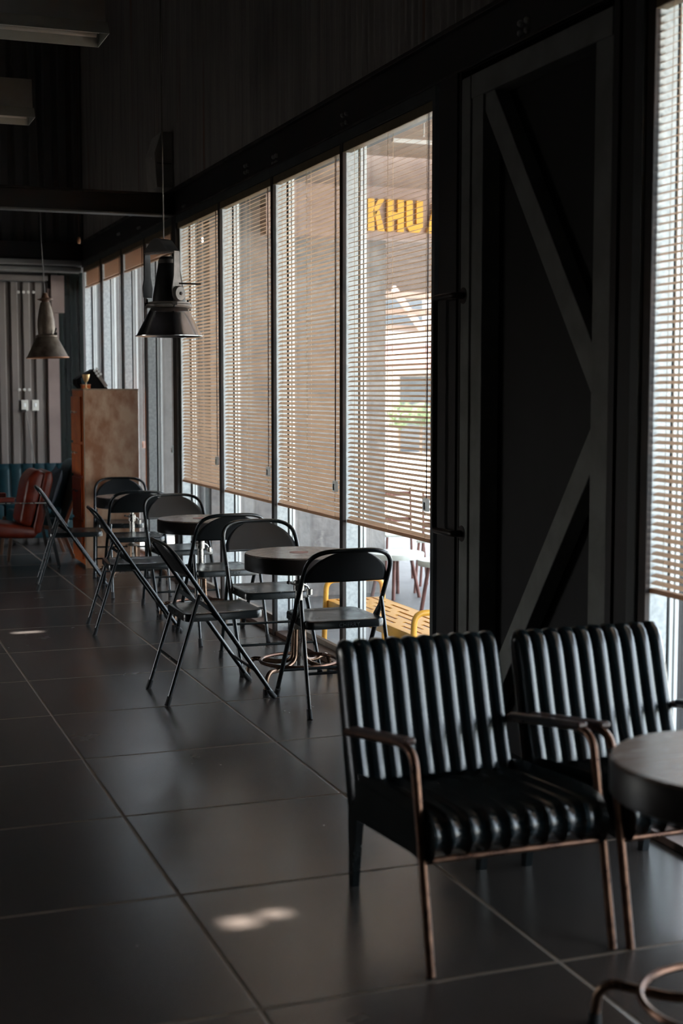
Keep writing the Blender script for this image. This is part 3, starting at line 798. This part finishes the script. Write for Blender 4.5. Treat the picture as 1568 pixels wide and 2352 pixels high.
def lamp_old():
    o = empty('pendant_lamp', (1.878, 12.60, 1.852)); tag(o, 'rusty brown bell-shaped pendant lamp farther back, at the left', 'lamp')
    MB().lathe([(.088, .185), (.094, .178), (.118, .135), (.178, .012), (.186, .004), (.182, .004), (.172, .012), (.112, .132), (.084, .180)], n=48).build('shade', 'rusty', o, smooth=True)
    MB().lathe([(.186, .006), (.190, .001), (.186, -.005), (.180, .0)], n=48, cap=False).build('rim', 'warm_orange', o, smooth=True)  # orange here is warm light from below, put into the colour
    MB().lathe([(.086, .178), (.092, .186), (.092, .198), (.080, .206)], n=36, cap=True).build('collar', 'rusty', o, smooth=True)
    MB().lathe([(.072, .204), (.078, .26), (.076, .33), (.058, .42), (.044, .475), (.040, .49), (0, .495)], n=36).build('housing', 'rusty', o, smooth=True)
    MB().lathe([(.030, .49), (.034, .50), (.068, .512), (.070, .517), (.034, .527), (.018, .57), (0, .575)], n=20).build('hanger_cap', 'wood_post', o, smooth=True)
    MB().tube([(.060, -.062, .205), (.075, -.078, .26)], .007, 8).box(.058, .082, -.085, -.060, .195, .222, .003).build('clamp_bolt', 'dark_steel', o)
    MB().tube([(0, 0, .57), (-.012, 0, 1.0), (-.014, 0, ZC-1.852)], .0038, 6).build('cord', 'cable', o)
    return o
lo = lamp_old(); lo.rotation_euler = (0, math.radians(-1.5), 0)

# ------------------------------------------------------------------ hanging linear fixtures
def fixture(x1, y, z, label):
    o = empty('strip_light', (x1, y, z)); tag(o, label, 'light fixture', 'hanging grey strip lights')
    L = 2.4
    MB().prism([(-.10, .065), (.10, .065), (.085, .245), (-.085, .245)], 'x', -L, -.01).build('housing', 'fixture', o)
    b = MB(); b.prism([(-.10, .065), (-.145, .0), (-.140, .0), (-.094, .065)], 'x', -L, 0)
    b.prism([(.10, .065), (.145, .0), (.140, .0), (.094, .065)], 'x', -L, 0)
    b.prism([(-.145, .0), (.145, .0), (.10, .065), (-.10, .065)], 'x', -.004, .0)
    b.build('reflector', 'fixture_in', o)
    for k in (-1, 1): MB().tube([(-L+.02, k*.04, .035), (-.03, k*.04, .035)], .013, 10).build('tube', 'lamp_white', o, smooth=True)
    for x in (-.12, -L+.12):
        MB().tube([(x, 0, .245), (x+.012, 0, .31), (x-.008, 0, .36), (x, 0, .40), (x, 0, ZC-z)], .003, 5).build('hanging_wire', 'cable', o)
    return o
fixture(1.345, 7.0, 3.272, 'nearest hanging grey strip light at the upper left corner')
fixture(1.300, 9.2, 3.270, 'smaller looking grey strip light hanging farther back on the left')

# ------------------------------------------------------------------ wall things
sp = empty('wall_speaker', (2.66, 11.35, 3.41)); tag(sp, 'grey wedge-shaped speaker box mounted high on the corrugated wall', 'speaker')
MB().prism([(-.10, -.22), (.03, -.22), (.03, .22), (-.06, .22), (-.12, .05)], 'y', -.17, .17).build('body', 'speaker', sp)
MB().box(-.10, .02, -.175, .175, -.035, -.028).build('seam', 'black_plastic', sp)
MB().tube([(-.115, -.06, .02), (-.122, -.06, .02)], .008, 10).build('badge', 'white_plastic', sp)
for k, x in enumerate((2.033, 2.146)):
    s_ = empty('switch_plate', (x, YF-.05, 1.405)); tag(s_, ['pale switch plate on the far wall, the one with a plug and cable', 'pale switch plate on the far wall without a cable'][k], 'switch', 'pale switch plates on the far wall')
    MB().box(-.036, .036, -.012, .02, -.058, .058, .004).build('plate', 'switch_plate', s_)
    MB().box(-.012, .012, -.016, -.010, -.018, .022, .002).build('rocker', 'white_plastic', s_)
pg = empty('power_cable', (2.02, YF-.075, 1.34)); tag(pg, 'dark plug and cable hanging from the pale switch plate', 'cable')
MB().box(-.03, .025, -.012, .012, -.012, .02, .004).build('plug', 'black_plastic', pg)
MB().tube(bend([(.02, 0, 0), (.045, -.01, -.15), (.10, -.01, -.55), (.16, -.01, -.95)], .1), .006, 6).build('cord', 'cable', pg, smooth=True)
pl = empty('pull_cord', (2.068, 12.0, 2.83)); tag(pl, 'thin pull cord with a small wooden toggle under the cross beam', 'cord')
MB().tube([(0, 0, .03), (.001, 0, .30), (.01, .0, ZC-2.83)], .0022, 5).build('line', 'cord_brown', pl)
MB().lathe([(0, -.03), (.012, -.026), (.016, 0), (.010, .026), (0, .032)], n=14).build('toggle', 'warm_orange', pl, smooth=True)

# ------------------------------------------------------------------ outside
ZG = -.20
tag(MB().box(2.83, 9.5, -8, 26, ZG-.2, ZG).build('trim_7', 'ext_floor'), 'grey terrace floor outside the glass', 'terrace', kind='structure')
tag(MB().box(9.5, 80, -40, 80, ZG-.3, ZG-.02).build('street_ground', 'street'), 'bright street beyond the terrace', 'street', kind='structure')
tag(MB().box(3.0, 4.56, 11.22, 11.42, ZG, 3.30).build('wall_terrace', 'ext_wall'), 'rough grey rendered wall across the terrace', 'wall', kind='structure')
tag(MB().box(3.0, 6.7, 17.0, 17.2, ZG, 3.4).build('wall_yard', 'yard_wall'), 'grey rendered wall closing the yard', 'wall', kind='structure')
# added yard shade sheet, then the terrace roof
MB().box(3.75, 6.0, 11.43, 17.0, 3.45, 3.55).build('yard_shade_sheet', 'terrace_roof', bpy.data.objects['wall_yard'])  # unseen sheet added to cut sky light on the yard wall
tr_ = empty('trim_8'); tag(tr_, 'brown boarded terrace roof with rose fascia', 'roof', kind='structure')
MB().box(2.95, 7.2, .2, 11.2, 3.55, 3.65).build('boards', 'terrace_roof', tr_)
MB().box(3.3, 7.2, 10.62, 10.78, 2.79, 3.20).build('fascia', 'fascia', tr_)
MB().box(2.95, 9.5, 11.43, 11.53, 3.12, 3.75).build('end_wall', 'terrace_roof', tr_)
for k in range(7):
    MB().bar((6.9+.62*k, 18.2, 2.98), (7.9+.62*k, 19.4, 2.42), .09, .05, (0, 0, 1)).build('rafter', 'fascia', tr_)
for k in range(3):
    MB().box(6.7, 13.5, 18.1+.6*k, 18.16+.6*k, 2.86-.2*k, 2.94-.2*k).build('purlin', 'terrace_roof', tr_)
MB().box(6.7, 14, 19.6, 19.7, 2.36, 2.44).build('white_beam', 'lamp_white', tr_)
MB().box(6.75, 15.5, 19.6, 19.8, 2.95, 6.0).build('gable', 'dark_boards', tr_)
MB().box(4.7, 4.82, 12.0, 12.12, ZG, 3.0).build('post', 'fascia', tr_)
bt = empty('batten_light', (4.7, 9.6, 3.37)); tag(bt, 'thin white batten light under the terrace roof', 'light fixture')
MB().box(-.75, .95, -.02, .02, 0, .026, .004).build('body', 'lamp_white', bt)
for x in (-.5, .7): MB().tube([(x, 0, .05), (x, 0, .18)], .006, 6).build('hanger', 'lamp_white', bt)
# sign letters
sg = empty('wall_sign', (4.148, 10.615, 2.845)); tag(sg, 'yellow block letters on the rose fascia outside', 'sign')
def letter(polys, x, w, name):
    b = MB()
    for p in polys: b.prism([(x+px*w, pz*.255) for px, pz in p], 'y', -.025, 0)
    b.build(name, 'letter', sg)
letter([[(0, 0), (.38, 0), (.38, 1), (0, 1)], [(.36, .38), (.58, .62), (1, 1), (.62, 1), (.30, .62)], [(.40, .60), (.68, .64), (1, 0), (.60, 0)]], 0, .145, 'letter_k')
letter([[(0, 0), (.38, 0), (.38, 1), (0, 1)], [(.62, 0), (1, 0), (1, 1), (.62, 1)], [(.38, .39), (.62, .39), (.62, .61), (.38, .61)]], .168, .145, 'letter_h')
letter([[(0, .18), (.38, .24), (.38, 1), (0, 1)], [(.62, .24), (1, .18), (1, 1), (.62, 1)], [(0, .18), (.22, 0), (.78, 0), (1, .18), (.62, .25), (.38, .25)]], .336, .145, 'letter_u')
letter([[(0, 0), (.30, 0), (.58, 1), (.40, 1)], [(1, 0), (.70, 0), (.42, 1), (.60, 1)], [(.22, .2), (.78, .2), (.72, .38), (.28, .38)]], .517, .18, 'letter_a')

# yellow bench : long axis along the glass
bn = empty('garden_bench', (3.165, 7.60, ZG)); tag(bn, 'yellow metal slotted bench outside the nearest blind window', 'bench')
b = MB()
bx, by, bz = .185, .73, .425
rows, cols = 6, 3
xs_ = [-bx+2*bx*k/rows for k in range(rows+1)]
# seat plate with staggered slots
sl = []
for r_ in range(rows-1):
    xc = -bx+2*bx*(r_+1)/rows
    for c_ in range(4):
        yc = -by+.22+c_*.38+(.12 if r_ % 2 else 0)
        sl.append((xc-.010, xc+.010, yc-.135, yc+.135))
ux = sorted({-bx, bx, *[q for s_ in sl for q in s_[:2]]}); uy = sorted({-by, by, *[min(by-.02, q) for s_ in sl for q in s_[2:]]})
for a, c in zip(ux, ux[1:]):
    for d, e in zip(uy, uy[1:]):
        mx_, my_ = (a+c)/2, (d+e)/2
        if any(s_[0] < mx_ < s_[1] and s_[2] < my_ < s_[3] for s_ in sl): continue
        b.bm.faces.new([b.bm.verts.new(p) for p in ((a, d, bz), (c, d, bz), (c, e, bz), (a, e, bz))])
bmesh.ops.remove_doubles(b.bm, verts=b.bm.verts[:], dist=1e-5)
b.build('seat', 'yellow', bn, solid=.006, off=-1)
b = MB(); b.box(-bx-.003, -bx+.003, -by, by, bz-.06, bz).box(bx-.003, bx+.003, -by, by, bz-.06, bz).box(-bx, bx, -by-.003, -by+.003, bz-.06, bz).box(-bx, bx, by-.003, by+.003, bz-.06, bz)
b.build('apron', 'yellow', bn)
for s in (-1, 1):
    y = s*(by-.02)
    pts = bend([(-bx-.028, y, 0), (-bx-.012, y, bz), (-bx-.006, y, bz+.125), (bx+.006, y, bz+.125), (bx+.012, y, bz), (bx+.028, y, 0)], .075, 8)
    MB().tube(pts, .017, 12).build('leg_hoop', 'yellow', bn, smooth=True)
# outdoor round tables and chairs
def out_table(x, y, label, r=.33, h=.70):
    o = empty('terrace_table', (x, y, ZG)); tag(o, label, 'table', 'pale tables on the terrace')
    MB().lathe([(0, h), (r, h), (r+.004, h-.006), (r, h-.045), (0, h-.045)], n=40).build('tabletop', 'pale_top', o, smooth=True)
    for k in range(4):
        a = PI/4+k*PI/2+.3
        MB().tube([(r*.55*math.cos(a), r*.55*math.sin(a), h-.045), (r*.85*math.cos(a), r*.85*math.sin(a), 0)], .016, 10).build('leg', 'red_tube', o, smooth=True)
    return o
def out_chair(x, y, rz, label, group='brown tube chairs on the terrace'):
    o = empty('terrace_chair', (x, y, ZG), math.radians(rz)); tag(o, label, 'chair', group)
    MB().box(-.19, .19, -.19, .19, .44, .462, .006).build('seat', 'pale_top', o)
    for sx in (-1, 1):
        MB().tube([(sx*.17, .17, .44), (sx*.20, .21, 0)], .012, 8).build('leg', 'red_tube', o, smooth=True)
        MB().tube([(sx*.18, -.24, .86), (sx*.17, -.18, .45), (sx*.20, -.22, 0)], .012, 8).build('leg', 'red_tube', o, smooth=True)
    for z in (.56, .80): MB().bar((-.18, -.20-(z-.45)*.11, z), (.18, -.20-(z-.45)*.11, z), .05, .012, (0, 0, 1)).build('back_slat', 'red_tube', o)
    return o
out_table(4.54, 10.93, 'pale round table with four brown legs outside, behind the bench', r=.24, h=.385)
out_table(4.58, 10.05, 'pale terrace table cut off by the window edge, right of the first one', r=.20, h=.42)
out_chair(4.93, 11.78, 175, 'brown tube chair outside, just behind the pale round table')
out_chair(5.06, 11.16, 150, 'brown tube chair outside, beyond the terrace table by the window edge')

# neighbour across the street
nb = empty('street_building', (19, 38, ZG)); tag(nb, 'pale building with rose awning across the bright street', 'building')
MB().box(-9, 14, 0, 6, 0, 5.5).build('wall', 'white_wall', nb)
MB().prism([(-1.4, 2.4), (0, 3.0), (0, 3.15), (-1.4, 2.55)], 'x', -8.5, 13).build('awning', 'rose_roof', nb)
for k in range(10): MB().box(-8+2.2*k, -6.8+2.2*k, -.05, .02, 3.5, 4.7).build('window', 'window_dark', nb)
for k in range(5): MB().box(-7.5+4.4*k, -5.5+4.4*k, -.05, .02, 0, 2.2).build('shopfront', 'window_dark', nb)
def shrub(x, y, r, label):
    o = empty('street_shrub', (x, y, ZG)); tag(o, label, 'shrub', 'green shrubs along the street')
    b = MB(); rn = random.Random(int(x*10+y))
    for k in range(420):
        v = Vector((rn.gauss(0, 1), rn.gauss(0, 1), rn.gauss(0, 1))).normalized()*r*rn.uniform(.55, 1)
        c = Vector((0, 0, max(1.2, r*1.15)))+v; d = Vector((rn.gauss(0, 1), rn.gauss(0, 1), rn.gauss(0, 1))).normalized(); e = d.orthogonal().normalized()
        s = r*.16
        b.bm.faces.new([b.bm.verts.new(p) for p in (c-d*s, c+e*s*.5, c+d*s, c-e*s*.5)])
    b.build('foliage', 'leaf', o)
    MB().tube([(0, 0, 0), (0, 0, max(1.1, r))], r*.08, 8).build('stem', 'bark', o)
for x, y, r, lab in ((12.95, 31, .36, 'round green shrub seen through the lettered window'), (13.75, 31.5, .30, 'smaller green shrub right of the round one, seen through the lettered window'), (16.5, 22.5, .8, 'green shrub seen through the blind behind the armchairs')):
    shrub(x, y, r, lab)

# ------------------------------------------------------------------ light
w = bpy.data.worlds.new('World'); S.world = w; w.use_nodes = True
nt = w.node_tree; bg = nt.nodes['Background']
sky = nt.nodes.new('ShaderNodeTexSky'); sky.sky_type = 'NISHITA'; sky.sun_disc = False
sky.sun_elevation = math.radians(62); sky.sun_rotation = math.radians(300); sky.air_density = 1.0; sky.dust_density = 4.0; sky.ozone_density = 1.0
hs_ = nt.nodes.new('ShaderNodeHueSaturation'); hs_.inputs['Saturation'].default_value = .45
nt.links.new(sky.outputs[0], hs_.inputs['Color']); nt.links.new(hs_.outputs[0], bg.inputs[0])
bg.inputs[1].default_value = 4.2
sl_ = bpy.data.lights.new('sun', 'SUN'); sl_.energy = 76.0; sl_.angle = math.radians(.53); sl_.color = (1, .96, .90)
so = bpy.data.objects.new('sun', sl_); COL.objects.link(so)
so.rotation_euler = SUN.to_track_quat('Z', 'Y').to_euler()

# ------------------------------------------------------------------ camera
cam = bpy.data.cameras.new('camera'); co = bpy.data.objects.new('camera', cam); COL.objects.link(co)
cam.sensor_fit = 'HORIZONTAL'; cam.sensor_width = 24.0; cam.lens = 3200/1568*24.0
co.location = (0, 0, 1.55)
co.rotation_euler = (math.radians(90-4.9296), 0, math.radians(-20.314))
cam.dof.use_dof = True; cam.dof.focus_distance = 7.6; cam.dof.aperture_fstop = 2.5
cam.clip_start = .05; cam.clip_end = 300
S.camera = co

# ------------------------------------------------------------------ view
S.view_settings.view_transform = 'Standard'; S.view_settings.look = 'None'
S.view_settings.gamma = 1; S.view_settings.use_curve_mapping = False
S.view_settings.exposure = -0.35
S.cycles.use_denoising = True
S.cycles.max_bounces = 10; S.cycles.diffuse_bounces = 5; S.cycles.glossy_bounces = 5; S.cycles.transparent_max_bounces = 24; S.cycles.transmission_bounces = 4
S.cycles.sample_clamp_indirect = 6.0
S.cycles.caustics_reflective = False; S.cycles.caustics_refractive = False
